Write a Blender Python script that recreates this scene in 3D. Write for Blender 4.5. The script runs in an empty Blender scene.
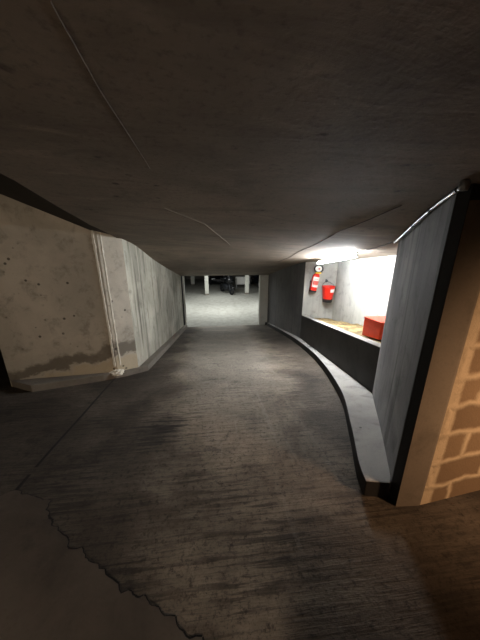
import bpy, bmesh, math, random
from mathutils import Vector, Matrix, noise as mnoise
random.seed(7)
C = bpy.context.scene.collection
PI = math.pi

# ------------------------------------------------------------------ camera
PITCH = math.atan(250/830); YAW = math.atan(0.105); EYE = 1.65
cam = bpy.data.cameras.new('camera'); cam.sensor_fit = 'VERTICAL'
cam.sensor_height = 36; cam.sensor_width = 27; cam.lens = 250/640*36
cam.clip_start = 0.02
co = bpy.data.objects.new('camera', cam); C.objects.link(co)
co.location = (0, 0, EYE); co.rotation_euler = (PI/2-PITCH, 0, -YAW)
bpy.context.scene.camera = co

# ------------------------------------------------------------------ profiles
S = 0.2; Y0 = 1.25; YE = 11.1
ZB = -S*(YE-Y0)
def zf(y):
    if y <= .55: return 0
    if y < 1.95: return -S*(y-.55)**2/2.8
    return -S*(min(y, YE)-Y0)
def pchip(pts, y):
    if y <= pts[0][0]: return pts[0][1]
    if y >= pts[-1][0]: return pts[-1][1]
    n = len(pts)
    d = [(pts[i+1][1]-pts[i][1])/(pts[i+1][0]-pts[i][0]) for i in range(n-1)]
    def m(i):
        if i == 0: return d[0]
        if i == n-1: return d[-1]
        if d[i-1]*d[i] <= 0: return 0
        return 2*d[i-1]*d[i]/(d[i-1]+d[i])
    for i in range(n-1):
        if y <= pts[i+1][0]:
            h = pts[i+1][0]-pts[i][0]; t = (y-pts[i][0])/h
            return ((2*t**3-3*t*t+1)*pts[i][1]+(t**3-2*t*t+t)*h*m(i)
                    + (-2*t**3+3*t*t)*pts[i+1][1]+(t**3-t*t)*h*m(i+1))
PL = [(-5, 2.04), (0, 2.0), (2.5, 1.91), (4.66, 1.70), (6.33, 1.31), (8.13, .93), (11.1, .355)]
PR = [(-5, 1.96), (0, 1.935), (1.12, 1.89), (2.57, 1.672), (4.2, 1.53), (6.6, 1.215), (8.5, .885), (11.1, .355)]
def zc(x, y):
    a = pchip(PL, y); b = pchip(PR, y)
    t = (x+1.5)/3.7; t = max(-.3, min(1.25, t))
    return a+(b-a)*t

# ------------------------------------------------------------------ mesh helpers
class MB:
    def __init__(s): s.v = []; s.f = []; s.mi = []
    def add(s, vs, fs, M=None, mi=0):
        o = len(s.v)
        s.v += [tuple(M @ Vector(v)) if M else tuple(v) for v in vs]
        s.f += [tuple(i+o for i in f) for f in fs]; s.mi += [mi]*len(fs)
        return s
    def box(s, a, b, M=None, mi=0):
        (x0, y0, z0), (x1, y1, z1) = a, b
        return s.add([(x0,y0,z0),(x1,y0,z0),(x1,y1,z0),(x0,y1,z0),(x0,y0,z1),(x1,y0,z1),(x1,y1,z1),(x0,y1,z1)],
            [(0,3,2,1),(4,5,6,7),(0,1,5,4),(1,2,6,5),(2,3,7,6),(3,0,4,7)], M, mi)
    def prism(s, poly, z0, z1, M=None, mi=0):
        f0 = z0 if callable(z0) else (lambda x, y: z0)
        f1 = z1 if callable(z1) else (lambda x, y: z1)
        n = len(poly)
        a = sum(poly[i][0]*poly[(i+1) % n][1]-poly[(i+1) % n][0]*poly[i][1] for i in range(n))
        if a < 0: poly = poly[::-1]
        vs = [(x, y, f0(x, y)) for x, y in poly]+[(x, y, f1(x, y)) for x, y in poly]
        fs = [tuple(range(n-1, -1, -1)), tuple(range(n, 2*n))]
        fs += [(i, (i+1) % n, n+(i+1) % n, n+i) for i in range(n)]
        return s.add(vs, fs, M, mi)
    def lathe(s, prof, n=24, M=None, mi=0, caps=True):
        vs = []; fs = []
        for r, z in prof:
            for k in range(n):
                a = 2*PI*k/n; vs.append((r*math.cos(a), r*math.sin(a), z))
        for i in range(len(prof)-1):
            for k in range(n):
                k2 = (k+1) % n
                fs.append((i*n+k, i*n+k2, (i+1)*n+k2, (i+1)*n+k))
        if caps:
            fs.append(tuple(range(n-1, -1, -1))); m = len(prof)-1
            fs.append(tuple(m*n+k for k in range(n)))
        return s.add(vs, fs, M, mi)
    def tube(s, path, r, n=10, closed=False, M=None, mi=0):
        P = [Vector(p) for p in path]; vs = []; fs = []; m = len(P)
        up = None
        for i, p in enumerate(P):
            if closed: t = (P[(i+1) % m]-P[i-1]).normalized()
            else: t = (P[min(i+1, m-1)]-P[max(i-1, 0)]).normalized()
            if up is None:
                up = Vector((0, 0, 1)) if abs(t.z) < .9 else Vector((1, 0, 0))
            u = (up-t*up.dot(t)).normalized(); w = t.cross(u); up = u
            rr = r[i] if isinstance(r, (list, tuple)) else r
            for k in range(n):
                a = 2*PI*k/n; vs.append(p+u*rr*math.cos(a)+w*rr*math.sin(a))
        L = m if closed else m-1
        for i in range(L):
            j = (i+1) % m
            for k in range(n):
                k2 = (k+1) % n; fs.append((i*n+k, i*n+k2, j*n+k2, j*n+k))
        if not closed:
            fs.append(tuple(range(n-1, -1, -1))); fs.append(tuple((m-1)*n+k for k in range(n)))
        return s.add(vs, fs, M, mi)
    def build(s, name, mat, parent=None, loc=None, rot=None, smooth=False, bevel=0, seg=2, fix=True):
        me = bpy.data.meshes.new(name); me.from_pydata(s.v, [], s.f); me.update()
        if fix:
            bm = bmesh.new(); bm.from_mesh(me)
            bmesh.ops.recalc_face_normals(bm, faces=bm.faces[:]); bm.to_mesh(me); bm.free()
        for mm in (mat if isinstance(mat, (list, tuple)) else [mat]): me.materials.append(mm)
        for p, i in zip(me.polygons, s.mi): p.material_index = i
        if smooth:
            me.polygons.foreach_set('use_smooth', [True]*len(me.polygons))
            try: me.set_sharp_from_angle(angle=math.radians(40))
            except Exception: pass
        o = bpy.data.objects.new(name, me); C.objects.link(o)
        if parent: o.parent = parent
        if loc: o.location = loc
        if rot: o.rotation_euler = rot
        if bevel:
            b = o.modifiers.new('bevel', 'BEVEL'); b.width = bevel; b.segments = seg; b.limit_method = 'ANGLE'
        return o
def thing(name, label, cat, loc=(0,0,0), rot=(0,0,0), group=None):
    o = bpy.data.objects.new(name, None); C.objects.link(o); o.empty_display_size = .1
    o.location = loc; o.rotation_euler = rot; o['label'] = label; o['category'] = cat
    if group: o['group'] = group
    return o
def tag(o, label, cat, group=None, kind=None):
    o['label'] = label; o['category'] = cat
    if group: o['group'] = group
    if kind: o['kind'] = kind
    return o
def struct(o, label=None):
    o['kind'] = 'structure'
    if label: o['label'] = label; o['category'] = o.name.split('_')[0]
    return o

# ------------------------------------------------------------------ materials
def srgb(r, g, b):
    f = lambda c: (c/255/12.92 if c/255 <= .04045 else ((c/255+.055)/1.055)**2.4)
    return (f(r), f(g), f(b), 1)
class NT:
    def __init__(s, name):
        s.m = bpy.data.materials.new(name); s.m.use_nodes = True
        s.t = s.m.node_tree; s.b = s.t.nodes['Principled BSDF']
        s.co = s.t.nodes.new('ShaderNodeTexCoord').outputs['Object']
    def n(s, typ, **kw):
        o = s.t.nodes.new(typ)
        for k, v in kw.items():
            if k in o.inputs.keys() and not hasattr(o, k): s.set(o.inputs[k], v)
            else:
                try: setattr(o, k, v)
                except Exception: s.set(o.inputs[k], v)
        return o
    def set(s, inp, v):
        if isinstance(v, bpy.types.NodeSocket): s.t.links.new(v, inp)
        else: inp.default_value = v
    def mapping(s, scale=(1,1,1), rot=(0,0,0), loc=(0,0,0), src=None):
        o = s.t.nodes.new('ShaderNodeMapping')
        o.inputs['Scale'].default_value = scale; o.inputs['Rotation'].default_value = rot; o.inputs['Location'].default_value = loc
        s.t.links.new(src or s.co, o.inputs['Vector']); return o.outputs['Vector']
    def noise(s, scale, detail=4, rough=.55, vec=None, dist=0):
        o = s.t.nodes.new('ShaderNodeTexNoise')
        o.inputs['Scale'].default_value = scale; o.inputs['Detail'].default_value = detail
        o.inputs['Roughness'].default_value = rough; o.inputs['Distortion'].default_value = dist
        s.t.links.new(vec or s.co, o.inputs['Vector']); return o.outputs['Fac']
    def ramp(s, fac, lo, hi, smooth=True):
        o = s.t.nodes.new('ShaderNodeMapRange'); o.clamp = True
        if smooth: o.interpolation_type = 'SMOOTHSTEP'
        o.inputs['From Min'].default_value = lo; o.inputs['From Max'].default_value = hi
        s.t.links.new(fac, o.inputs['Value']); return o.outputs['Result']
    def math(s, op, a, b=0.0, c=None):
        o = s.t.nodes.new('ShaderNodeMath'); o.operation = op
        s.set(o.inputs[0], a); s.set(o.inputs[1], b)
        if c is not None: s.set(o.inputs[2], c)
        return o.outputs[0]
    def mix(s, fac, a, b, mode='MIX'):
        o = s.t.nodes.new('ShaderNodeMix'); o.data_type = 'RGBA'; o.blend_type = mode
        s.set(o.inputs['Factor'], fac); s.set(o.inputs['A'], a) if False else s.set(o.inputs[6], a); s.set(o.inputs[7], b)
        return o.outputs[2]
    def sep(s, src=None):
        o = s.t.nodes.new('ShaderNodeSeparateXYZ'); s.t.links.new(src or s.co, o.inputs[0]); return o.outputs
    def voro(s, scale, vec=None):
        o = s.t.nodes.new('ShaderNodeTexVoronoi'); o.inputs['Scale'].default_value = scale
        s.t.links.new(vec or s.co, o.inputs['Vector']); return o.outputs['Distance']
    def bump(s, h, strength=.3, dist=.02):
        o = s.t.nodes.new('ShaderNodeBump'); o.inputs['Strength'].default_value = strength; o.inputs['Distance'].default_value = dist
        s.t.links.new(h, o.inputs['Height']); s.t.links.new(o.outputs[0], s.b.inputs['Normal'])
    def out(s, col, rough=.85, spec=.3):
        s.set(s.b.inputs['Base Color'], col); s.set(s.b.inputs['Roughness'], rough)
        s.b.inputs['Specular IOR Level'].default_value = spec
        return s.m

def plain(name, col, rough=.5, metal=0, spec=.5, var=.12, vs=25):
    t = NT(name); c = t.noise(vs, 3)
    dk = tuple(x*(1-var) for x in col[:3])+(1,)
    lt = tuple(min(1, x*(1+var)) for x in col[:3])+(1,)
    t.out(t.mix(t.ramp(c, .3, .7), dk, lt), rough, spec); t.b.inputs['Metallic'].default_value = metal
    return t.m
def concrete(name, a, b, dark, pits=True, streak=0, rough=.85, bump=.35, seed=0):
    t = NT(name)
    v = t.mapping(loc=(seed, seed*.7, seed*1.3))
    big = t.noise(.9, 6, .6, v, .4); mid = t.noise(4.5, 8, .65, v, .3); fine = t.noise(60, 6, .7, v)
    col = t.mix(t.ramp(big, .3, .7), a, b)
    col = t.mix(t.math('MULTIPLY', t.ramp(mid, .5, .75), .5), col, dark)
    if streak:
        sv = t.mapping(scale=(3.2, 3.2, .25), loc=(seed, 0, 0))
        st = t.noise(2.2, 5, .6, sv, .2)
        col = t.mix(t.math('MULTIPLY', t.ramp(st, .48, .68), streak), col, dark)
        st2 = t.noise(2.6, 4, .6, t.mapping(scale=(4, 4, .2), loc=(9, 3, 1)))
        lt = tuple(min(1, x*1.6) for x in a[:3])+(1,)
        col = t.mix(t.math('MULTIPLY', t.ramp(st2, .55, .72), streak), col, lt)
    col = t.mix(t.math('MULTIPLY', t.ramp(fine, .45, .8), .25), col, dark)
    h = t.math('ADD', t.math('MULTIPLY', mid, .6), t.math('MULTIPLY', fine, .25))
    if pits:
        vd = t.voro(5.5, t.mapping(loc=(seed*2, 1, 0)))
        p = t.ramp(vd, .09, .05)
        pk = t.ramp(t.noise(1.7, 3, .5, v), .5, .62)
        p = t.math('MULTIPLY', p, pk)
        col = t.mix(t.math('MULTIPLY', p, .75), col, tuple(x*.35 for x in dark[:3])+(1,))
        h = t.math('SUBTRACT', h, t.math('MULTIPLY', p, .5))
    t.bump(h, bump, .012)
    return t.out(col, rough)

# ramp floor: brushed transverse grooves, worn paler lane with painted light, oily stains
def floor_mat():
    t = NT('ramp_concrete')
    R = math.radians(-13)
    g = t.noise(1, 6, .66, t.mapping(scale=(2.2, 34, 3), rot=(0, 0, R)), .3)
    g2 = t.noise(1, 5, .7, t.mapping(scale=(5, 85, 3), rot=(0, 0, R), loc=(4, 2, 0)), .2)
    big = t.noise(.75, 7, .65, None, .6); mid = t.noise(3.6, 9, .7, None, .5); fine = t.noise(95, 6, .8); grit = t.noise(28, 6, .75)
    col = t.mix(t.ramp(big, .34, .66), srgb(88, 77, 66), srgb(154, 141, 125))
    patch = t.ramp(t.noise(1.6, 6, .65, t.mapping(loc=(7, 3, 0))), .38, .62)
    gm = t.math('MULTIPLY', t.ramp(g, .47, .58), t.math('MAXIMUM', patch, .35))
    col = t.mix(t.math('MULTIPLY', gm, .72), col, srgb(42, 38, 35))
    col = t.mix(t.math('MULTIPLY', t.math('MULTIPLY', t.ramp(g2, .53, .66), t.ramp(mid, .3, .6)), .6), col, srgb(50, 45, 41))
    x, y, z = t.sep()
    # worn lane along the ramp, painted-in light paling it downhill, dirt gathered towards both kerbs
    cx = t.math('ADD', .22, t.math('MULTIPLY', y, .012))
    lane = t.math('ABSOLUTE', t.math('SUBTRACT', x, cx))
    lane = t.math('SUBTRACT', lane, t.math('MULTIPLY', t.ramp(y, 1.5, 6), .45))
    lane = t.math('ADD', lane, t.math('MULTIPLY', t.math('SUBTRACT', t.noise(1.1, 5), .5), 1.1))
    col = t.mix(t.math('MULTIPLY', t.ramp(lane, .4, 1.1), .66), col, srgb(50, 46, 43))
    col = t.mix(t.math('MULTIPLY', t.math('MULTIPLY', t.ramp(y, 1.6, 5), t.ramp(lane, .9, .2)), .5), col, srgb(176, 170, 160))  # painted light: the lane turns paler down the slope
    sc = t.noise(1, 5, .6, t.mapping(scale=(6.5, .5, 1), rot=(0, 0, math.radians(-7)), loc=(2.3, .4, 0)), .4)
    col = t.mix(t.math('MULTIPLY', t.math('MULTIPLY', t.ramp(sc, .55, .72), t.ramp(lane, 1.0, .3)), .22), col, srgb(176, 168, 157))
    col = t.mix(t.math('MULTIPLY', t.ramp(mid, .55, .72), .6), col, srgb(40, 36, 33))
    col = t.mix(t.math('MULTIPLY', t.ramp(grit, .5, .68), .75), col, srgb(44, 39, 36))
    col = t.mix(t.math('MULTIPLY', t.ramp(fine, .5, .68), .6), col, srgb(40, 36, 32))
    # an old dark oil patch on the left half
    pd = t.math('SQRT', t.math('ADD', t.math('POWER', t.math('MULTIPLY', t.math('ADD', x, .55), 1.5), 2), t.math('POWER', t.math('SUBTRACT', y, 2.25), 2)))
    pd = t.math('ADD', pd, t.math('MULTIPLY', t.math('SUBTRACT', t.noise(4, 6, .7), .5), .7))
    col = t.mix(t.math('MULTIPLY', t.ramp(pd, .45, .12), t.math('ADD', .25, t.math('MULTIPLY', t.ramp(g, .42, .56), .55))), col, srgb(34, 31, 29))
    # garage screed beyond the foot of the ramp is paler and smooth
    gy = t.ramp(t.math('ADD', y, t.math('MULTIPLY', t.noise(2, 3), .15)), YE-.05, YE+.1)
    col = t.mix(gy, col, t.mix(t.ramp(mid, .4, .65), srgb(158, 157, 149), srgb(142, 140, 132)))
    h = t.math('ADD', t.math('MULTIPLY', g, .8), t.math('ADD', t.math('MULTIPLY', g2, .5), t.math('ADD', t.math('MULTIPLY', grit, .5), t.math('MULTIPLY', fine, .25))))
    t.bump(h, .6, .014)
    return t.out(col, .82, .25)
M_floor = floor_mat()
t_ = NT('landing_concrete')
b_ = t_.noise(1.2, 6, .6, None, .5); m_ = t_.noise(6, 8, .7); f_ = t_.noise(70, 6, .7)
c_ = t_.mix(t_.ramp(b_, .3, .7), srgb(70, 62, 55), srgb(98, 88, 78))
c_ = t_.mix(t_.math('MULTIPLY', t_.ramp(m_, .5, .72), .6), c_, srgb(62, 55, 49))
c_ = t_.mix(t_.math('MULTIPLY', t_.ramp(f_, .5, .8), .35), c_, srgb(58, 50, 45))
t_.bump(t_.math('ADD', m_, t_.math('MULTIPLY', f_, .4)), .4, .012)
M_land = t_.out(c_, .8)

def wall_left_mat():
    t = NT('stained_wall_concrete')
    big = t.noise(1.1, 6, .62, None, .4); mid = t.noise(5, 8, .68, None, .3); fine = t.noise(60, 6, .7)
    col = t.mix(t.ramp(big, .3, .7), srgb(178, 171, 158), srgb(206, 198, 184))
    col = t.mix(t.math('MULTIPLY', t.ramp(mid, .5, .72), .55), col, srgb(118, 109, 97))
    x, y, z = t.sep()
    hz = t.math('ADD', z, t.math('MULTIPLY', t.math('SUBTRACT', t.noise(2.6, 7, .65), .5), .55))
    hz = t.math('SUBTRACT', hz, t.math('MULTIPLY', x, .17))           # damp line rises to the right
    band = t.math('MULTIPLY', t.ramp(hz, .10, .14), t.ramp(hz, .36, .26))
    col = t.mix(t.math('MULTIPLY', band, .75), col, srgb(92, 84, 74))
    low = t.ramp(hz, .12, .04)
    col = t.mix(t.math('MULTIPLY', low, .7), col, srgb(190, 176, 148))
    vd = t.voro(7, t.mapping(loc=(3, 1, 2))); p = t.math('MULTIPLY', t.ramp(vd, .17, .10), t.ramp(t.noise(1.9, 3), .44, .56))
    col = t.mix(t.math('MULTIPLY', p, .8), col, srgb(50, 45, 40))
    col = t.mix(t.math('MULTIPLY', t.ramp(fine, .5, .8), .25), col, srgb(110, 102, 90))
    t.bump(t.math('SUBTRACT', t.math('ADD', t.math('MULTIPLY', mid, .6), t.math('MULTIPLY', fine, .2)), t.math('MULTIPLY', p, .5)), .35, .012)
    return t.out(col, .88)
M_wl = wall_left_mat()
M_wlr = concrete('board_marked_concrete', srgb(150, 147, 134), srgb(196, 192, 178), srgb(84, 80, 70), streak=.8, seed=2)
M_pier = concrete('pier_concrete', srgb(122, 121, 123), srgb(172, 170, 168), srgb(56, 55, 58), streak=.6, seed=5)
M_wr = concrete('right_wall_concrete', srgb(98, 98, 100), srgb(118, 117, 117), srgb(66, 65, 66), streak=.35, seed=8)
M_para = concrete('parapet_dark_render', srgb(62, 61, 61), srgb(76, 75, 74), srgb(40, 39, 39), seed=19)  # unlit parapet face: its shade is mixed into the base colour
M_niche = concrete('niche_render', srgb(158, 158, 153), srgb(184, 184, 179), srgb(92, 91, 86), streak=.2, seed=11)
M_kerb = concrete('kerb_concrete', srgb(122, 120, 117), srgb(180, 177, 172), srgb(58, 56, 55), seed=14)
M_kerb_side = concrete('kerb_dark_paint', srgb(44, 43, 43), srgb(56, 55, 54), srgb(28, 27, 27), seed=15)  # outer kerb face, with its shade put into the colour
M_kerbl = concrete('worn_kerb_concrete', srgb(112, 105, 96), srgb(132, 124, 114), srgb(74, 68, 62), seed=21)
M_col = concrete('column_concrete', srgb(128, 117, 104), srgb(148, 136, 120), srgb(82, 74, 64), seed=17)
M_plaster = concrete('pale_filler', srgb(226, 221, 208), srgb(238, 234, 222), srgb(170, 162, 148), pits=False, seed=3, bump=.7)
M_pillar = concrete('pillar_paint', srgb(196, 196, 186), srgb(206, 206, 198), srgb(160, 158, 148), pits=False, seed=6)
M_dim = concrete('plain_concrete', srgb(120, 115, 108), srgb(140, 134, 126), srgb(90, 85, 78), seed=9)
M_seal = plain('dark_sealant', srgb(26, 25, 25), .7)
M_crack = plain('dirt_filled_joint', srgb(30, 26, 23), .95)

def ceil_mat():
    t = NT('ceiling_concrete')
    big = t.noise(.7, 6, .6, None, .5); mid = t.noise(3.5, 8, .68, None, .4); fine = t.noise(50, 6, .7)
    col = t.mix(t.ramp(big, .3, .7), srgb(112, 101, 89), srgb(140, 127, 113))
    bd = t.noise(1, 7, .68, t.mapping(scale=(.9, 4.2, 1), rot=(0, 0, math.radians(14))), .5)
    col = t.mix(t.math('MULTIPLY', t.ramp(bd, .5, .68), .5), col, srgb(84, 74, 64))
    col = t.mix(t.math('MULTIPLY', t.ramp(mid, .52, .74), .55), col, srgb(76, 67, 58))
    lt = t.noise(1, 5, .6, t.mapping(scale=(2.2, 8, 1), rot=(0, 0, math.radians(20)), loc=(3, 1, 0)), .4)
    col = t.mix(t.math('MULTIPLY', t.ramp(lt, .58, .74), .4), col, srgb(166, 154, 138))
    col = t.mix(t.math('MULTIPLY', t.ramp(fine, .5, .7), .45), col, srgb(70, 62, 54))
    vd = t.voro(9); col = t.mix(t.math('MULTIPLY', t.math('MULTIPLY', t.ramp(vd, .2, .1), t.ramp(mid, .5, .6)), .7), col, srgb(44, 38, 33))
    t.bump(t.math('ADD', t.math('MULTIPLY', bd, .6), t.math('ADD', t.math('MULTIPLY', mid, .4), t.math('MULTIPLY', fine, .15))), .4, .015)
    return t.out(col, .85)
M_ceil = ceil_mat()
M_ceil_shade = concrete('sooty_concrete', srgb(44, 40, 36), srgb(56, 51, 46), srgb(28, 25, 23), seed=41)  # shadow band under the side ceiling, put into its colour

M_ceil_l = concrete('pale_ceiling_laitance', srgb(126, 115, 101), srgb(148, 136, 120), srgb(104, 94, 82), pits=False, seed=31)

def block_mat():
    t = NT('rough_blockwork')
    # coordinates along the wall face
    v = t.mapping(scale=(1, 1, 1))
    x, y, z = t.sep(v)
    x = t.math('ADD', x, -1.395); z = t.math('ADD', z, .03)
    cx = t.n('ShaderNodeCombineXYZ'); t.t.links.new(x, cx.inputs[0]); t.t.links.new(z, cx.inputs[1])
    nv = t.n('ShaderNodeTexNoise'); nv.inputs['Scale'].default_value = 6; nv.inputs['Detail'].default_value = 5
    t.t.links.new(t.co, nv.inputs['Vector'])
    va = t.n('ShaderNodeVectorMath'); va.operation = 'MULTIPLY_ADD'
    t.t.links.new(nv.outputs['Color'], va.inputs[0]); va.inputs[1].default_value = (.09, .09, 0); t.t.links.new(cx.outputs[0], va.inputs[2])
    br = t.n('ShaderNodeTexBrick'); t.t.links.new(va.outputs[0], br.inputs['Vector'])
    br.inputs['Scale'].default_value = 1; br.inputs['Brick Width'].default_value = .42; br.inputs['Row Height'].default_value = .2
    br.inputs['Mortar Size'].default_value = .036; br.inputs['Mortar Smooth'].default_value = 1.0
    br.inputs['Color1'].default_value = srgb(128, 106, 82); br.inputs['Color2'].default_value = srgb(146, 122, 94)
    br.inputs['Mortar'].default_value = srgb(204, 182, 150)
    mid = t.noise(7, 8, .7); fine = t.noise(70, 6, .75)
    col = t.mix(t.ramp(t.math('ADD', x, t.math('MULTIPLY', t.math('SUBTRACT', mid, .5), .05)), .03, .0), br.outputs['Color'], srgb(204, 182, 150))
    col = t.mix(t.math('MULTIPLY', t.ramp(mid, .5, .75), .45), col, srgb(120, 100, 78))
    col = t.mix(t.math('MULTIPLY', t.ramp(fine, .5, .8), .3), col, srgb(96, 78, 58))
    t.bump(t.math('ADD', t.math('MULTIPLY', br.outputs['Fac'], .5), t.math('ADD', t.math('MULTIPLY', mid, .5), t.math('MULTIPLY', fine, .3))), .7, .015)
    return t.out(col, .9)
M_block = block_mat()

def sand_mat():
    t = NT('sand')
    a = t.noise(5, 6, .65); f = t.noise(90, 5, .8)
    c = t.mix(t.ramp(a, .35, .65), srgb(172, 152, 108), srgb(120, 102, 70))
    c = t.mix(t.math('MULTIPLY', t.ramp(f, .5, .75), .5), c, srgb(112, 92, 62))
    c = t.mix(t.math('MULTIPLY', t.ramp(t.noise(3.5, 6, .75, t.mapping(loc=(5, 2, 0))), .48, .6), .8), c, srgb(70, 60, 44))
    t.bump(t.math('ADD', a, f), .6, .02)
    return t.out(c, .95)
M_sand = sand_mat()
M_red = plain('red_enamel', srgb(222, 44, 30), .35, var=.08)
M_redbox = plain('orange_red_paint', srgb(236, 72, 34), .45, var=.08, vs=9)
M_white = plain('white_label', srgb(232, 230, 224), .5, var=.04)
M_pink = plain('label_print_red', srgb(206, 92, 84), .5, var=.15, vs=60)
M_black = plain('black_rubber', srgb(24, 24, 26), .6)
M_yellow = plain('yellow_tag', srgb(240, 205, 30), .5, var=.05)
M_brass = plain('valve_metal', srgb(120, 116, 110), .35, .8)
M_steel = plain('galvanised_steel', srgb(176, 178, 182), .35, .7)
M_dsteel = plain('dark_steel', srgb(46, 48, 52), .45, .4)
M_housing = plain('lamp_housing_white', srgb(225, 225, 222), .4, var=.03)
M_carblack = plain('black_car_paint', srgb(16, 17, 20), .2, .2)
M_carblue = plain('dark_blue_car_paint', srgb(22, 27, 42), .2, .2)
M_glass = plain('dark_car_glass', srgb(12, 14, 16), .08)
M_lens = plain('lamp_lens', srgb(190, 192, 195), .15)
M_redlens = plain('red_lamp_lens', srgb(120, 14, 12), .2)

t_ = NT('fluorescent_tube')
t_.out(srgb(240, 244, 255), .4)
t_.b.inputs['Emission Color'].default_value = (.93, .97, 1, 1)
t_.b.inputs['Emission Strength'].default_value = 152
M_tube = t_.m

# ------------------------------------------------------------------ floor
ys = [-5, -3, -1.5, -.5, 0, .3, .55, .7, .85, 1.0, 1.15, 1.3, 1.45, 1.6, 1.75, 1.95, 2.2, 3, 4, 6, 8, 10, 11, 11.1, 11.2, 13, 17, 22, 28]
xs = [-9, -6, -4, -3, -2, -1.5, -1, -.5, 0, .5, 1, 1.5, 2, 2.5, 3, 4, 6, 10]
mb = MB(); nx = len(xs)
mb.add([(x, y, zf(y)) for y in ys for x in xs],
       [(j*nx+i, j*nx+i+1, (j+1)*nx+i+1, (j+1)*nx+i) for j in range(len(ys)-1) for i in range(nx-1)])
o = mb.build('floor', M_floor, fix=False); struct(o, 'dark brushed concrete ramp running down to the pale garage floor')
# old landing slab with its broken edge, a few millimetres proud of the ramp
crk = [(-1.60, 1.50), (-1.484, 1.549), (-1.36, 1.50), (-1.202, 1.44), (-1.13, 1.33), (-1.065, 1.256), (-.96, 1.19), (-.866, 1.098),
       (-.78, 1.06), (-.691, 1.008), (-.57, .91), (-.456, .84), (-.39, .83), (-.326, .79), (-.21, .72), (-.106, .656), (-.03, .56), (.02, .42)]
jag = []
for i in range(len(crk)-1):
    a, b = Vector(crk[i]), Vector(crk[i+1])
    for k in range(6):
        p = a.lerp(b, k/6)
        q = mnoise.noise(Vector((p.x*18, p.y*18, 0)))*.028+mnoise.noise(Vector((p.x*50, p.y*50, 3)))*.014
        nrm = Vector((b.y-a.y, a.x-b.x)).normalized()
        jag.append(tuple(p+nrm*q))
jag.append((.02, .42))
poly = jag+[(.0, -2), (-.2, -4.2), (-5, -4.2), (-5, 1.3), (-2.2, 1.42)]
o = MB().prism(poly, -.01, .006).build('floor_landing', M_land)
bm = bmesh.new(); bm.from_mesh(o.data)
for yb in (.55, .7, .85, 1.0, 1.15, 1.3, 1.45): bmesh.ops.bisect_plane(bm, geom=bm.verts[:]+bm.edges[:]+bm.faces[:], plane_co=(0, yb, 0), plane_no=(0, 1, 0))
bmesh.ops.triangulate(bm, faces=[f for f in bm.faces if len(f.verts) > 4])
for v in bm.verts: v.co.z += zf(v.co.y)
bm.to_mesh(o.data); bm.free()
struct(o, 'brownish landing slab with a jagged broken edge')
# dirt that has collected in the crack (a thin bead along the broken edge)
mb = MB()
for i in range(len(jag)-1):
    p, q = Vector(jag[i]), Vector(jag[i+1])
    d = (q-p).normalized() if (q-p).length > 1e-6 else Vector((1, 0))
    nn = Vector((-d.y, d.x)); w = .005+.014*abs(mnoise.noise(Vector((p.x*9, p.y*9, 7))))
    w2 = .005+.014*abs(mnoise.noise(Vector((q.x*9, q.y*9, 7))))
    vs = []
    for pt, ww in ((p, w), (q, w2)):
        for s in (0, 1):
            r = pt+nn*ww*s
            vs += [(r.x, r.y, zf(r.y)-.004), (r.x, r.y, zf(r.y)+.0025)]
    mb.add(vs, [(1, 3, 7, 5), (0, 4, 6, 2), (0, 1, 5, 4), (2, 6, 7, 3)])
struct(mb.build('trim_1', M_crack), 'dirt packed along the jagged crack in the landing')
# straight movement joint between ramp and side slab
mb = MB()
jp = [(-1.484, 1.549), (-1.53, 2.0), (-1.60, 2.7), (-1.69, 3.5), (-1.75, 4.1)]
for (x0, y0), (x1, y1) in zip(jp, jp[1:]):
    w = .013
    mb.add([(x0-w, y0, zf(y0)-.01), (x0+w, y0, zf(y0)-.01), (x1+w, y1, zf(y1)-.01), (x1-w, y1, zf(y1)-.01),
            (x0-w, y0, zf(y0)+.003), (x0+w, y0, zf(y0)+.003), (x1+w, y1, zf(y1)+.003), (x1-w, y1, zf(y1)+.003)],
           [(0,3,2,1),(4,5,6,7),(0,1,5,4),(1,2,6,5),(2,3,7,6),(3,0,4,7)])
struct(mb.build('trim_2', M_crack), 'straight dark movement joint along the left of the ramp')

# ------------------------------------------------------------------ ceiling
cre = [(-2.3, -4.5), (-1.7, -1.5), (-1.15, 0.0), (-.90, .9), (-.90, 1.32), (-.98, 1.62), (-1.109, 2.13), (-1.344, 3.11), (-1.53, 4.66), (-1.6, 6), (-1.6, 8.5), (-1.6, 11.1)]
def crx(y):
    if y <= cre[0][1]: return cre[0][0]
    for (xa, ya), (xb, yb) in zip(cre, cre[1:]):
        if y <= yb: return xa+(xb-xa)*(y-ya)/(yb-ya)
    return cre[-1][0]
ny = 84; nx = 30; vs = []; fs = []
for j in range(ny+1):
    y = -4.5+(11.1+4.5)*j/ny; x0 = crx(y)
    for i in range(nx+1):
        x = x0+(5.2-x0)*i/nx; vs.append((x, y, zc(x, y)))
for j in range(ny):
    for i in range(nx):
        a = j*(nx+1)+i; fs.append((a, a+nx+1, a+nx+2, a+1))
# edge of the slab on the left and at the foot of the ramp, rising into the dark
n0 = len(vs)
for j in range(ny+1):
    x, y, z = vs[j*(nx+1)]; vs.append((x, y, z+.5))
for j in range(ny): fs.append((j*(nx+1), n0+j, n0+j+1, (j+1)*(nx+1)))
n1 = len(vs)
for i in range(nx+1):
    x, y, z = vs[ny*(nx+1)+i]; vs.append((x, y, z+.5))
for i in range(nx): fs.append((ny*(nx+1)+i, ny*(nx+1)+i+1, n1+i+1, n1+i))
o = MB().add(vs, fs).build('ceiling', M_ceil, fix=False, smooth=True); struct(o, 'low brown concrete ceiling sloping down with the ramp')
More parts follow.
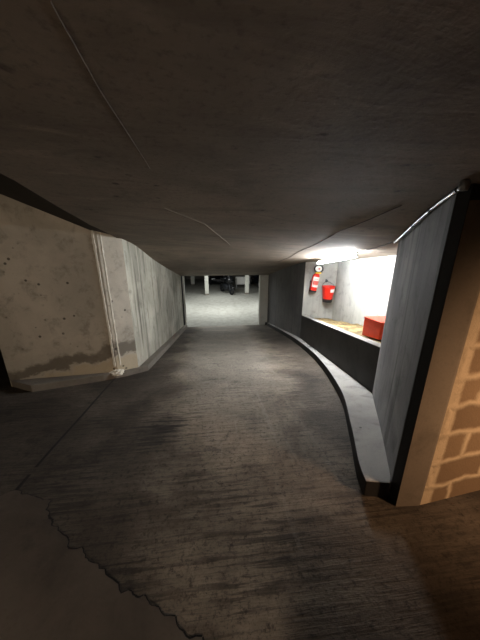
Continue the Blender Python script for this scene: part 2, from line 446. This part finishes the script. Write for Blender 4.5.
# higher ceiling over the side bay, left of the slab edge
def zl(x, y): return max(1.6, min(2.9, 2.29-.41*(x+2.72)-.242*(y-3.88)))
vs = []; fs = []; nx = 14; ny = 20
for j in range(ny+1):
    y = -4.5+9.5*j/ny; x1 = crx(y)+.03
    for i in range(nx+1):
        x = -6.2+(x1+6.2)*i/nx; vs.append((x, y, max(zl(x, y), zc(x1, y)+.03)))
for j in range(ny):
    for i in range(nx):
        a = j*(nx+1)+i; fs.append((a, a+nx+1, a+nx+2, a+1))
o = MB().add(vs, fs).build('ceiling_side', M_ceil_shade, fix=False, smooth=True); struct(o, 'higher ceiling over the side bay on the left, coloured dark as shade')
o = MB().box((-9, 11.1, .5), (10, 28, .6)).build('ceiling_garage', M_dim); struct(o)
# cast fins and a crack on the ceiling
def fin(name, pts, w, drop, mat, label):
    mb = MB()
    n = 14; P = []
    for (x0, y0), (x1, y1) in zip(pts, pts[1:]):
        for k in range(n): P.append((x0+(x1-x0)*k/n, y0+(y1-y0)*k/n))
    P.append(pts[-1])
    vs = []; fs = []
    for i, (x, y) in enumerate(P):
        a = P[max(i-1, 0)]; b = P[min(i+1, len(P)-1)]
        d = Vector((b[0]-a[0], b[1]-a[1])).normalized(); q = Vector((-d.y, d.x))*w*(.7+.6*abs(mnoise.noise(Vector((x*7, y*7, 2)))))
        z = zc(x, y)
        vs += [(x-q.x, y-q.y, z+.004), (x, y, z-drop), (x+q.x, y+q.y, z+.004)]
    for i in range(len(P)-1):
        fs += [(3*i, 3*i+1, 3*i+4, 3*i+3), (3*i+1, 3*i+2, 3*i+5, 3*i+4)]
    struct(mb.add(vs, fs).build(name, mat), label)
fin('trim_3', [(-.209, .474), (-.211, .489), (-.226, .671), (-.236, 1.073), (-.239, 1.16)], .0025, .0025, M_ceil, 'thin ridge left by shuttering on the ceiling above the landing')
fin('trim_8', [(-.315, 1.893), (-.206, 2.12), (-.062, 2.416), (.125, 3.437), (.30, 4.3)], .007, .004, M_ceil_l, 'pale curved shuttering ridge on the ceiling over the ramp')
fin('trim_9', [(1.70, 6.6), (1.684, 5.514), (1.423, 3.626), (1.151, 2.349), (1.154, 1.86), (1.133, 1.519)], .006, .004, M_crack, 'dark crack across the ceiling in front of the niche')
# ------------------------------------------------------------------ left side
zt = lambda x, y: 2.8
o = MB().prism([(-3.27, 3.89), (-1.70, 4.10), (-1.422, 4.32), (-2.2, 5.4), (-3.27, 5.4)], -2.6, 2.6).build('wall_left_entry', M_wl)
struct(o, 'stained concrete wall at the top of the ramp, left')
o = MB().prism([(-1.424, 4.322), (-1.40, 11.0), (-2.2, 11.0), (-2.2, 5.1)], -2.6, 2.2).build('wall_left', M_wlr)
struct(o, 'streaked concrete wall along the left of the ramp')
# raised filler seams over the vertical joint in the entry wall
def seam(name, base, top, w, th, label, seed, dd):
    mb = MB(); n = 60; vs = []; fs = []
    d = Vector(dd).normalized(); nn = Vector((d.y, -d.x, 0))
    for i in range(n+1):
        p = Vector(base).lerp(Vector(top), i/n)
        a = w*(.55+.9*abs(mnoise.noise(Vector((i*.35, seed, 0))))); b = w*(.55+.9*abs(mnoise.noise(Vector((i*.3, seed+5, 0)))))
        t = th*(.5+.9*abs(mnoise.noise(Vector((i*.5, seed+9, 0)))))
        for q in (p-d*a-nn*.01, p-d*a*.5+nn*t, p+d*b*.5+nn*t, p+d*b-nn*.01): vs.append(tuple(q))
    for i in range(n):
        for k in range(3): fs.append((4*i+k, 4*i+k+1, 4*i+k+5, 4*i+k+4))
    struct(mb.add(vs, fs).build(name, M_plaster, smooth=True), label)
seam('trim_4', (-1.735, 4.096, -.36), (-1.755, 4.093, 1.95), .036, .016, 'ragged white filler seam on the left wall', 1, (1.57, .21, 0))
seam('trim_5', (-1.655, 4.136, -.36), (-1.66, 4.132, 1.86), .024, .012, 'thinner white filler seam beside the ragged one', 30, (.278, .22, 0))
# lump of filler dropped on the kerb below the seams
bm = bmesh.new(); bmesh.ops.create_icosphere(bm, subdivisions=4, radius=1)
for v in bm.verts:
    k = 1+.45*mnoise.noise(v.co*2.2+Vector((4, 1, 2)))+.15*mnoise.noise(v.co*7)
    v.co = Vector((v.co.x*.10*k, v.co.y*.09*k, v.co.z*.045*k))
me = bpy.data.meshes.new('trim_11'); bm.to_mesh(me); bm.free(); me.materials.append(M_plaster)
o = bpy.data.objects.new('trim_11', me); C.objects.link(o); o.location = (-1.70, 4.07, zf(4.07)+.105); struct(o, 'pale lump of filler on the kerb under the seams')

# kerbs
def kerb(name, outer, inner, h, mat, label, side=None):
    mb = MB(); n = len(outer); vs = []
    for (xo, yo), (xi, yi) in zip(outer, inner):
        vs += [(xo, yo, zf(yo)-.02), (xo, yo, zf(yo)+h), (xi, yi, zf(yi)+h), (xi, yi, zf(yi)-.02)]
    fs = [(0, 1, 2, 3), (4*n-4, 4*n-1, 4*n-2, 4*n-3)]; mi = [1, 0]
    for i in range(n-1):
        a = 4*i; b = a+4
        fs += [(a, b, b+1, a+1), (a+1, b+1, b+2, a+2), (a+2, b+2, b+3, a+3), (a+3, b+3, b, a)]; mi += [1, 0, 0, 0]
    mb.add(vs, fs); mb.mi = mi
    o = mb.build(name, [mat, side or mat], bevel=.008)
    tag(o, label, 'kerb'); return o
def resamp(pts, ys):
    out = []
    for y in ys:
        for (xa, ya), (xb, yb) in zip(pts, pts[1:]):
            if y <= yb+1e-6: out.append((xa+(xb-xa)*(y-ya)/(yb-ya), y)); break
    return out
kerb('kerb', [(-2.76, 3.59), (-1.88, 3.95), (-1.58, 4.14), (-1.28, 4.42), (-1.25, 8), (-1.25, 10.97)],
     [(-3.26, 3.89), (-1.76, 4.09), (-1.69, 4.115), (-1.42, 4.33), (-1.408, 8), (-1.40, 10.97)], .11, M_kerbl,
     'low worn concrete kerb at the foot of the left wall')
ro = [(.997, 1.225), (1.062, 1.43), (1.268, 1.89), (1.61, 2.716), (1.95, 4.023), (2.16, 5.318), (2.31, 7.291), (2.355, 11.05)]
# smooth the kerb line
def cat(pts, n=6):
    out = []
    P = [Vector(p) for p in pts]
    for i in range(len(P)-1):
        p0 = P[max(i-1, 0)]; p1 = P[i]; p2 = P[i+1]; p3 = P[min(i+2, len(P)-1)]
        for k in range(n):
            t = k/n
            out.append(tuple(.5*((2*p1)+(p2-p0)*t+(2*p0-5*p1+4*p2-p3)*t*t+(3*p1-p0-3*p2+p3)*t**3)))
    out.append(tuple(P[-1])); return out
ro = cat(ro)
ri_base = [(1.14, 1.19), (1.17, 1.20), (1.945, 2.57), (2.45, 6.6), (2.45, 11.06)]
ri = []
for i, (x, y) in enumerate(ro):
    yy = max(1.19, y)
    if i == 0: ri.append((1.15, 1.19)); continue
    q = resamp(ri_base, [min(yy, 11.05)])[0]; ri.append(q)
kerb('kerb', ro, ri, .13, M_kerb, 'pale curved concrete kerb along the right of the ramp', M_kerb_side)

# ------------------------------------------------------------------ right side: pier, niche, wall, column
N = (1.165, 1.20); M = (1.95, 2.57)
o = MB().prism([N, M, (3.3, 2.35), (3.3, 1.26), (1.23, 1.2)], -1.2, 2.2).build('wall_pier', M_pier, bevel=.006)
struct(o, 'grey concrete pier beside the niche')
mb = MB().prism([(1.163, 1.127), (1.168, 1.198), (1.42, 1.22), (1.38, 1.135)], -.1, 2.2)
struct(mb.build('trim_6', M_seal), 'dark filled joint between the grey pier and the brown column')
o = MB().prism([(1.16, 1.123), (1.318, 1.113), (1.40, 1.125), (1.40, 1.132)], -.1, 1.845).build('wall_column', M_col, bevel=.004)
struct(o, 'brown concrete column face at the top of the ramp')
o = MB().prism([(1.3185, 1.1135), (3.6, 1.372), (3.6, 1.55), (1.3185, 1.26)], -.1, 2.2).build('wall_right_entry', M_block)
struct(o, 'rough blockwork wall in warm light at the right edge')
# niche: parapet, far side, back
def zp(y): return .478-.184*(y-2.57)
px = lambda y: 1.95+.5*(y-2.57)/4.03
mb = MB(); vs = []
for y in (2.5, 6.62):
    for dx in (0, .13):
        vs += [(px(y)+dx, y, zf(y)-.1), (px(y)+dx, y, zp(y))]
mb.add(vs, [(0,1,3,2),(4,6,7,5),(0,4,5,1),(2,3,7,6),(1,5,7,3),(0,2,6,4)])
mb.mi = [0, 0, 0, 0, 1, 0]  # top stays pale kerb concrete, the faces carry the painted shade
struct(mb.build('wall_parapet', [M_para, M_kerb], bevel=.008), 'low parapet wall under the lit niche')
o = MB().prism([(2.45, 6.6), (3.42, 6.48), (4.1, 6.48), (4.1, 11.1), (2.45, 11.1)], -2.6, 1.9).build('wall_right', M_wr)
struct(o, 'dark concrete wall along the right of the ramp beyond the niche')
o = MB().prism([(3.30, 6.6), (3.02, 2.2), (3.3, 2.2), (3.7, 6.6)], -2.6, 2.2).build('wall_niche', M_niche)
struct(o, 'bright rendered back wall of the niche')
o = MB().prism([(2.452, 6.597), (3.45, 6.473), (3.45, 6.463), (2.452, 6.587)], -2.3, 1.9).build('wall_niche_side', M_niche)
struct(o, 'pale end wall of the niche with the fire equipment')
# sand bed
mb = MB(); vs = []; fs = []; ny = 60; nx = 18
for j in range(ny+1):
    y = 2.62+3.85*j/ny
    for i in range(nx+1):
        u = i/nx; x = px(y)+.132+(3.01+.28*(y-2.2)/4.4-px(y)-.132)*u
        z = zp(y)-.045-.10*u*max(0, (y-3.8)/2.7)
        z += .035*mnoise.noise(Vector((x*3, y*3, 1)))+.014*mnoise.noise(Vector((x*11, y*11, 4)))
        if u < .1: z = min(z, zp(y)-.03)
        vs.append((x, y, z))
for j in range(ny):
    for i in range(nx):
        a = j*(nx+1)+i; fs.append((a, a+1, a+nx+2, a+nx+1))
o = mb.add(vs, fs).build('sand', M_sand, fix=False, smooth=True)
tag(o, 'yellowish fire sand spread over the floor of the niche', 'sand', kind='stuff')

# fluorescent lamp under the ceiling of the niche
a = Vector((2.36, 5.56, 1.25)); b = Vector((2.17, 3.70, 1.495))
dv = (b-a); L = dv.length
lp = thing('fluorescent_lamp', 'lit fluorescent tube lamp under the ceiling of the niche', 'lamp', tuple(a))
rot = dv.to_track_quat('X', 'Z').to_matrix().to_4x4()
MB().box((-.02, -.016, .030), (L+.02, .016, .058), rot).build('housing', M_housing, lp, bevel=.006)
MB().tube([rot @ Vector((.02, 0, 0)), rot @ Vector((L-.02, 0, 0))], .025, 16).build('tube', M_tube, lp, smooth=True)
for s in (0, L-.02):
    MB().box((s, -.018, -.02), (s+.02, .018, .024), rot).build('end_cap', M_housing, lp, bevel=.003)
# conduit along the top of the pier, and the cable from it to the lamp
pA = Vector((1.895, 2.53, 0)); pB = Vector((1.10, 1.085, 0))
pts = []
for k in range(13):
    p = pA.lerp(pB, k/12); pts.append((p.x-.012, p.y+.008, zc(p.x, p.y)-.022))
cd = thing('conduit', 'thin grey conduit in the corner between pier and ceiling', 'pipe', pts[0])
rel = [Vector(p)-Vector(pts[0]) for p in pts]
MB().tube(rel, .0085, 10).build('pipe', M_steel, cd, smooth=True)
for k in (0, 5, 8, 11):
    p = rel[k]; q = rel[k+1]
    MB().tube([p.lerp(q, .3), p.lerp(q, .5)], .0125, 10).build('clip', M_dsteel, cd, smooth=True)
MB().lathe([(.016, -.02), (.02, -.012), (.02, .012), (.016, .02)], 14, Matrix.Translation(rel[-1])).build('end_box', M_steel, cd, smooth=True)
cb = []
for k in range(15):
    u = k/14; x = 1.90+(2.36-1.90)*u; y = 2.60+(4.0-2.60)*u
    cb.append((x, y, zc(x, y)-.010-.008*math.sin(u*PI*4)**2))
tag(MB().tube(cb, .006, 8).build('cable', M_black, smooth=True), 'thin dark cable on the ceiling from conduit to lamp', 'cable')

# ------------------------------------------------------------------ fire equipment
def wy(x): return 6.587-.124*(x-2.452)          # face of the niche's end wall
ex = thing('fire_extinguisher', 'red fire extinguisher with white label hanging on the niche end wall', 'fire extinguisher', (2.645, wy(2.66)-.125, .44), (0, math.radians(9), 0))
ex.scale = (1.22, 1.1, 1.0)
MB().lathe([(.001, 0), (.06, .004), (.072, .02), (.076, .05), (.076, .40), (.07, .44), (.05, .475), (.03, .49), (.026, .52)], 28).build('body', M_red, ex, smooth=True)
MB().lathe([(.05, -.012), (.077, -.004), (.079, .035), (.0765, .036), (.0765, .0)], 28).build('base_ring', M_black, ex, smooth=True)
def band(z0, z1, a0, a1, r, n=14):
    vs = []; fs = []
    for i in range(n+1):
        a = a0+(a1-a0)*i/n
        vs += [(r*math.cos(a), r*math.sin(a), z0), (r*math.cos(a), r*math.sin(a), z1)]
    for i in range(n): fs.append((2*i, 2*i+2, 2*i+3, 2*i+1))
    return vs, fs
lab = MB().add(*band(.13, .40, math.radians(-150), math.radians(-20), .0775)).build('label', M_white, ex, smooth=True); lab['label'] = 'white printed label'
mb = MB()
mb.add(*band(.19, .30, math.radians(-140), math.radians(-30), .0785))
for z in (.325, .345, .165): mb.add(*band(z, z+.008, math.radians(-130), math.radians(-60), .0785))
mb.build('print', M_pink, lab, smooth=True)
MB().lathe([(.026, .50), (.034, .515), (.034, .55), (.022, .56), (.022, .60), (.012, .605)], 16).build('valve_head', M_brass, ex, smooth=True)
mb = MB().tube([(.0, .0, .585), (.05, -.02, .60), (.11, -.04, .595)], [.014, .012, .010], 8).tube([(.0, 0, .565), (.05, -.02, .555), (.10, -.04, .54)], .009, 8)
mb.build('lever', M_dsteel, ex, smooth=True)
hp = [(.0+.092*math.cos(a), -.045, .615+.092*math.sin(a)) for a in [2*PI*k/28 for k in range(28)]]
MB().tube(hp, .014, 10, closed=True).build('hose', M_black, ex, smooth=True)
MB().lathe([(.001, -.006), (.074, -.006), (.078, 0), (.074, .006), (.001, .006)], 24, Matrix.Translation((0, -.035, .615)) @ Matrix.Rotation(PI/2, 4, 'X')).build('gauge_plate', M_white, ex, smooth=True)['label'] = 'round white plate inside the hose loop'
MB().lathe([(.001, -.004), (.02, -.004), (.02, .004), (.001, .004)], 16, Matrix.Translation((.01, -.047, .615)) @ Matrix.Rotation(PI/2, 4, 'X')).build('gauge', M_pink, ex, smooth=True)
MB().box((.0, -.085, .488), (.13, -.078, .52), Matrix.Rotation(math.radians(-8), 4, 'Y')).build('tag', M_yellow, ex, bevel=.003)['label'] = 'yellow inspection tag'
MB().box((-.03, .07, .18), (.03, .105, .42)).box((-.085, .0, .25), (.085, .075, .27)).build('wall_bracket', M_dsteel, ex)

bx, by = 3.03, wy(3.03)
bk = thing('fire_bucket', 'red fire bucket with a black base hanging on the niche end wall', 'bucket', (bx, by-.19, .14))
rw = [(.001, .0), (.112, .0), (.118, .012), (.165, .44), (.172, .455), (.165, .46), (.157, .45), (.11, .02), (.001, .014)]
MB().lathe(rw, 32, caps=False).build('pail', M_red, bk, smooth=True)
MB().tube([(.168*math.cos(2*PI*k/32), .168*math.sin(2*PI*k/32), .452) for k in range(32)], .008, 8, closed=True).build('rim', M_red, bk, smooth=True)
MB().lathe([(.10, -.006), (.116, -.004), (.1285, .095), (.1265, .096), (.112, .0)], 32, caps=False).build('base_band', M_black, bk, smooth=True)['label'] = 'black band at the base of the bucket'
vs, fs = [], []
for i in range(11):
    a = math.radians(-95+75*i/10)
    for z in (.30, .39):
        r = .118+(.165-.118)*(z-.012)/.428+.003; vs.append((r*math.cos(a), r*math.sin(a), z))
for i in range(10): fs.append((2*i, 2*i+2, 2*i+3, 2*i+1))
MB().add(vs, fs).build('label', M_white, bk, smooth=True)['label'] = 'white label strip'
MB().tube([(-.168, 0, .44), (-.15, .05, .49), (-.08, .12, .55), (0, .15, .575), (.08, .12, .55), (.15, .05, .49), (.168, 0, .44)], .006, 8).build('handle', M_dsteel, bk, smooth=True)
bk.scale = (1, 1, .92); bk.location.z += .035
hk = thing('wall_hook', 'small dark metal hook holding up the red bucket', 'hook', (bx, by, .705))
MB().box((-.02, -.012, -.03), (.02, .0, .05)).build('plate', M_dsteel, hk, bevel=.003)
MB().tube([(0, -.005, .02), (0, -.05, .015), (0, -.075, -.005), (0, -.085, .02), (0, -.09, .05)], .008, 8).build('prong', M_dsteel, hk, smooth=True)

# red box resting on the sill / sand at the near end of the niche
def boxloc(y): return zp(y)
th = math.atan(.184)
rb = thing('red_box', 'orange-red box standing on the sill at the near end of the niche', 'box', (2.30, 3.49, zp(3.49)-.022), (0, 0, math.radians(-90)))
# local x runs toward the viewer along the sill, local y into the niche
MB().add([(0, 0, 0), (.40, 0, .40*.184), (.40, .36, .40*.184), (0, .36, 0), (0, 0, .285), (.40, 0, .31), (.40, .36, .31), (0, .36, .285)],
         [(0,3,2,1),(4,5,6,7),(0,1,5,4),(1,2,6,5),(2,3,7,6),(3,0,4,7)]).build('body', M_redbox, rb, bevel=.006)
MB().add([(-.008, -.008, .285), (.408, -.008, .31), (.408, .368, .31), (-.008, .368, .285), (-.008, -.008, .303), (.408, -.008, .328), (.408, .368, .328), (-.008, .368, .303)],
         [(0,3,2,1),(4,5,6,7),(0,1,5,4),(1,2,6,5),(2,3,7,6),(3,0,4,7)]).build('lid', M_redbox, rb, bevel=.005)

# ------------------------------------------------------------------ foot of the ramp
gr = thing('door_rail', 'dark steel guide rail at the lower end of the left wall', 'rail', (-1.40, 11.0, ZB))
MB().box((-.0, -.02, 0), (.05, .0, 2.36)).box((0, .06, 0), (.05, .08, 2.36)).box((-.02, -.02, 0), (.0, .08, 2.36)).build('channel', M_dsteel, gr)
MB().box((.0, .0, .0), (.015, .06, 2.36)).build('seal_strip', M_black, gr)
o = MB().box((-1.75, 11.085, ZB-.1), (-1.29, 11.3, .6)).build('trim_7', M_pillar); struct(o, 'pale jamb at the lower end of the left wall')
o = MB().box((2.06, 11.08, ZB-.1), (2.9, 11.3, .6)).build('trim_10', M_pillar); struct(o, 'jamb at the lower end of the right wall')
MB_ = MB().box((0, 0, 0), (.19, .06, .13)).box((.02, .02, .13), (.17, .05, .30))
tag(MB_.build('wall_box', M_pillar, loc=(2.09, 11.015, .06), bevel=.008), 'small pale box high on the lower end of the right wall', 'box')
# garage shell
for nm, a, b in (('wall_garage_left', (-9, 11.1, -2.6), (-8.9, 28, .6)), ('wall_garage_right', (10, 11.1, -2.6), (10.1, 28, .6)),
                 ('wall_garage_back', (-9, 27.9, -2.6), (10, 28, .6)),
                 ('wall_garage_front_left', (-9, 11.12, -2.6), (-1.5, 11.25, 3)), ('wall_garage_front_right', (2.7, 11.12, -2.6), (10, 11.25, 3)),
                 ('wall_back', (-6.2, -4.6, -.2), (5.3, -4.5, 3)), ('wall_side_left', (-6.3, -4.6, -2.6), (-6.2, 11.2, 3)),
                 ('wall_side_right', (5.2, -4.6, -.2), (5.3, 1.6, 3))):
    struct(MB().box(a, b).build(nm, M_dim))

# pillars
def pillar(loc, label, w=.28):
    t = thing('pillar', label, 'pillar', loc, group='pillars in the lower garage')
    MB().box((-w/2, -w/2, 0), (w/2, w/2, 2.47)).build('shaft', M_pillar, t, bevel=.012)
    MB().box((-w/2-.006, -w/2-.006, 0), (w/2+.006, w/2+.006, .10)).build('base_band', M_kerbl, t, bevel=.006)
    return t
pillar((-.53, 18.83, ZB), 'pale square pillar left of the motorcycle, standing alone')
pillar((2.51, 18.9, ZB), 'pale square pillar right of the motorcycle, in front of a white panel')
pillar((-1.95, 23.9, ZB), 'pale pillar deep in the garage, farthest to the left', .34)

# white panel on legs behind the right pillar
wp = thing('white_panel', 'white panel board on legs behind the right pillar', 'panel', (2.52, 21.6, ZB))
MB().box((-.62, 0, .32), (.62, .04, .96)).build('board', M_white, wp, bevel=.01)
MB().box((-.64, -.01, .30), (.64, .05, .33)).box((-.64, -.01, .95), (.64, .05, .98)).build('frame', M_steel, wp)
for x in (-.55, .55): MB().box((x-.025, 0, 0), (x+.025, .05, .96)).build('leg', M_steel, wp)

# motorcycle, seen from the front, its nose towards the ramp
mc = thing('motorcycle', 'black motorcycle parked between the two pale pillars', 'motorcycle', (.98, 19.35, ZB), (0, 0, math.radians(24)))
mc.scale = (1.12, 1.12, 1.12)
# local -y is the front
def wheel(yc, nm):
    mw = Matrix.Translation((0, yc, .31)) @ Matrix.Rotation(PI/2, 4, 'Y')
    w = MB().lathe([(.22, -.055), (.28, -.065), (.305, -.035), (.31, 0), (.305, .035), (.28, .065), (.22, .055), (.22, -.055)], 28, mw, caps=False).build(nm, M_black, mc, smooth=True)
    mb = MB().lathe([(.20, -.03), (.225, -.045), (.225, .045), (.20, .03), (.2, -.03)], 28, mw, caps=False)
    mb.lathe([(.001, -.06), (.04, -.06), (.04, .06), (.001, .06)], 14, mw)
    for k in range(5):
        a = 2*PI*k/5
        mb.tube([(0, yc+.03*math.cos(a), .31+.03*math.sin(a)), (0, yc+.21*math.cos(a), .31+.21*math.sin(a))], .016, 6)
    mb.build('rim', M_dsteel, w, smooth=True)
wheel(-.74, 'front_wheel'); wheel(.68, 'rear_wheel')
mb = MB()
for s in (-1, 1): mb.tube([(s*.095, -.74, .31), (s*.095, -.45, .98)], .026, 10)
mb.box((-.12, -.50, .82), (.12, -.42, .88)).build('fork', M_dsteel, mc, smooth=True)
def loft(secs, n=16):
    vs = []; fs = []
    for (y, zc_, rx, rz, pw) in secs:
        for k in range(n):
            a = 2*PI*k/n; ca, sa = math.cos(a), math.sin(a)
            vs.append((rx*math.copysign(abs(ca)**pw, ca), y, zc_+rz*math.copysign(abs(sa)**pw, sa)))
    m = len(secs)
    for i in range(m-1):
        for k in range(n): fs.append((i*n+k, i*n+(k+1) % n, (i+1)*n+(k+1) % n, (i+1)*n+k))
    fs += [tuple(range(n)), tuple((m-1)*n+k for k in range(n-1, -1, -1))]
    return vs, fs
MB().add(*loft([(-.40, .86, .06, .05, .8), (-.30, .88, .15, .11, .8), (-.1, .88, .17, .12, .8), (.1, .83, .12, .09, .8), (.16, .80, .07, .05, .8)])).build('fuel_tank', M_carblack, mc, smooth=True)
MB().add(*loft([(.1, .79, .08, .05, .8), (.25, .78, .14, .06, .8), (.55, .83, .13, .06, .8), (.85, .92, .08, .04, .8), (.95, .95, .03, .02, .8)])).build('seat', M_black, mc, smooth=True)
MB().add(*loft([(-.42, .45, .12, .13, .7), (-.2, .45, .22, .22, .7), (.15, .45, .22, .22, .7), (.35, .45, .14, .14, .7)])).build('engine', M_dsteel, mc, smooth=True)
MB().add(*loft([(-.80, .92, .08, .10, .8), (-.70, .94, .2, .2, .8), (-.5, .98, .27, .26, .8), (-.36, .96, .25, .25, .8)])).build('fairing', M_carblack, mc, smooth=True)
MB().add(*loft([(-.70, 1.08, .06, .03, .8), (-.58, 1.22, .16, .06, .8), (-.50, 1.33, .15, .02, .8)])).build('windscreen', M_glass, mc, smooth=True)
MB().lathe([(.001, 0), (.085, 0), (.09, .02), (.08, .04), (.001, .05)], 18, Matrix.Translation((0, -.79, .93)) @ Matrix.Rotation(PI/2, 4, 'X')).build('headlight', M_glass, mc, smooth=True)
MB().tube([(-.40, -.26, 1.05), (-.25, -.36, 1.08), (-.08, -.44, 1.02), (.08, -.44, 1.02), (.25, -.36, 1.08), (.40, -.26, 1.05)], .017, 8).build('handlebar', M_dsteel, mc, smooth=True)
for s in (-1, 1):
    m_ = MB().tube([(s*.26, -.36, 1.08), (s*.34, -.42, 1.24)], .008, 6).build('mirror', M_black, mc, smooth=True)
    MB().add(*loft([(-.45, 1.27, .05, .03, .8), (-.42, 1.27, .08, .05, .8), (-.39, 1.27, .05, .03, .8)]), Matrix.Translation((s*.36, 0, 0))).build('mirror_head', M_black, m_, smooth=True)
mb = MB()
vs, fs = [], []
for i in range(13):
    a = math.radians(20+150*i/12)
    for s in (-.075, .075): vs.append((s, -.74-.345*math.cos(a), .31+.345*math.sin(a)))
for i in range(12): fs.append((2*i, 2*i+2, 2*i+3, 2*i+1))
f_ = MB().add(vs, fs).build('front_mudguard', M_carblack, mc, smooth=True); f_.modifiers.new('s', 'SOLIDIFY').thickness = .012
MB().tube([(.14, -.2, .30), (.17, .2, .26), (.2, .5, .36), (.22, .9, .46)], [.03, .03, .045, .05], 10).build('exhaust', M_dsteel, mc, smooth=True)
mb = MB()
for s in (-1, 1): mb.tube([(s*.09, .25, .42), (s*.09, .68, .31)], .025, 8)
mb.build('swingarm', M_dsteel, mc, smooth=True)
MB().tube([(-.05, .1, .28), (-.22, .12, .01)], .012, 6).build('side_stand', M_dsteel, mc, smooth=True)

# parked cars at the back of the garage: nose towards the ramp (local -y)
def car(loc, rz, label, paint):
    t = thing('parked_car', label, 'car', loc, (0, 0, rz), 'parked cars at the back of the garage')
    n = 24
    def sec(y, w, zb, zt, tum=0.0):
        pts = []
        for k in range(n):
            a = 2*PI*k/n; ca, sa = math.cos(a), math.sin(a)
            x = w*math.copysign(abs(ca)**.35, ca); z = (zb+zt)/2+(zt-zb)/2*math.copysign(abs(sa)**.45, sa)
            pts.append((x*(1-tum*max(0, sa)), y, z))
        return pts
    def sk(secs):
        vs = [p for s in secs for p in s]; fs = []
        for i in range(len(secs)-1):
            for k in range(n): fs.append((i*n+k, i*n+(k+1) % n, (i+1)*n+(k+1) % n, (i+1)*n+k))
        fs += [tuple(range(n)), tuple((len(secs)-1)*n+k for k in range(n-1, -1, -1))]
        return vs, fs
    MB().add(*sk([sec(-2.05, .62, .34, .60), sec(-1.95, .78, .24, .72), sec(-1.6, .86, .2, .80), sec(-.9, .88, .2, .92), sec(.2, .88, .2, .95),
                  sec(1.5, .88, .2, .96), sec(1.95, .84, .24, .95), sec(2.08, .74, .36, .85)])).build('body', paint, t, smooth=True)
    cabs = [sec(-1.0, .76, .86, .93), sec(-.25, .74, .88, 1.40, .16), sec(.3, .74, .9, 1.47, .18), sec(1.2, .74, .9, 1.44, .18), sec(1.95, .72, .86, .97)]
    MB().add(*sk(cabs)).build('cabin_glass', M_glass, t, smooth=True)
    MB().add(*sk([sec(-.28, .60, 1.37, 1.42), sec(.3, .62, 1.43, 1.49), sec(1.2, .62, 1.41, 1.46), sec(1.35, .6, 1.36, 1.40)])).build('roof', paint, t, smooth=True)
    for x in (-.8, .8):
        for y in (-1.3, 1.3):
            mw = Matrix.Translation((x, y, .31)) @ Matrix.Rotation(PI/2, 4, 'Y')
            w = MB().lathe([(.2, -.1), (.29, -.1), (.31, -.07), (.31, .07), (.29, .1), (.2, .1), (.2, -.1)], 24, mw, caps=False).build('wheel', M_black, t, smooth=True)
            MB().lathe([(.001, -.1), (.2, -.09), (.2, .09), (.001, .1)], 20, mw).build('hubcap', M_steel, w, smooth=True)
    for x in (-.58, .58):
        MB().box((x-.17, -2.02, .56), (x+.17, -1.86, .70)).build('headlight', M_lens, t, bevel=.03)
        MB().box((x-.1, 1.95, .68), (x+.1, 2.09, .84)).build('tail_light', M_redlens, t, bevel=.02)
        MB().box((math.copysign(.98, x)-.1, -.75, .92), (math.copysign(.98, x)+.1, -.65, 1.05)).build('door_mirror', paint, t, bevel=.03)
    MB().box((-.26, -2.08, .40), (.26, -2.04, .50)).build('number_plate', M_dsteel, t, bevel=.004)
    MB().box((-.5, -2.06, .52), (.5, -1.98, .60)).build('grille', M_black, t, bevel=.01)
    return t
car((4.6, 22.6, ZB), math.radians(6), 'dark blue parked car at the right, beyond the white panel', M_carblue)
car((-4.0, 25.2, ZB), math.radians(-4), 'black parked car deep in the garage at the left', M_carblack)
car((.45, 25.0, ZB), math.radians(3), 'black parked car in the dark behind the motorcycle', M_carblack)

# ------------------------------------------------------------------ light
def area(name, loc, rot, sx, sy, power, col, spread=PI):
    l = bpy.data.lights.new(name, 'AREA'); l.shape = 'RECTANGLE'; l.size = sx; l.size_y = sy; l.energy = power; l.color = col; l.spread = spread
    o = bpy.data.objects.new(name, l); C.objects.link(o); o.location = loc; o.rotation_euler = rot; return o
for gx, gy, ge in ((-3.2, 14.6, 56), (.4, 13.8, 56), (4.0, 14.6, 56), (.4, 17.4, 26)):
    area('garage_lamp', (gx, gy, .46), (0, 0, 0), 1.6, .12, ge, (.96, 1, .985))
def spot(name, loc, target, power, col, ang, blend, r):
    l = bpy.data.lights.new(name, 'SPOT'); l.energy = power; l.color = col; l.spot_size = ang; l.spot_blend = blend; l.shadow_soft_size = r
    o = bpy.data.objects.new(name, l); C.objects.link(o); o.location = loc
    o.rotation_euler = (Vector(target)-Vector(loc)).to_track_quat('-Z', 'Y').to_euler(); return o
spot('warm_wall_lamp', (2.6, -.4, 1.80), (2.25, 1.2, .72), 112, (1, .62, .36), math.radians(82), 1.0, .12)
l = bpy.data.lights.new('landing_lamp', 'POINT'); l.energy = 114; l.color = (1, .81, .61); l.shadow_soft_size = .12
o = bpy.data.objects.new('landing_lamp', l); C.objects.link(o); o.location = (-.95, -3.2, 1.84)
struct(MB().box((-.24, -1.15, -.1), (5.2, -1.0, 2.6)).build('wall_landing_blocker', M_dim))  # unseen partition added to block the landing lamp on the right

w = bpy.data.worlds.new('world'); bpy.context.scene.world = w; w.use_nodes = True
w.node_tree.nodes['Background'].inputs[0].default_value = (.02, .02, .022, 1); w.node_tree.nodes['Background'].inputs[1].default_value = .1
vs_ = bpy.context.scene.view_settings
vs_.view_transform = 'Standard'; vs_.look = 'None'; vs_.exposure = 1.1; vs_.gamma = 1; vs_.use_curve_mapping = False
bpy.context.scene.cycles.max_bounces = 8; bpy.context.scene.cycles.diffuse_bounces = 5
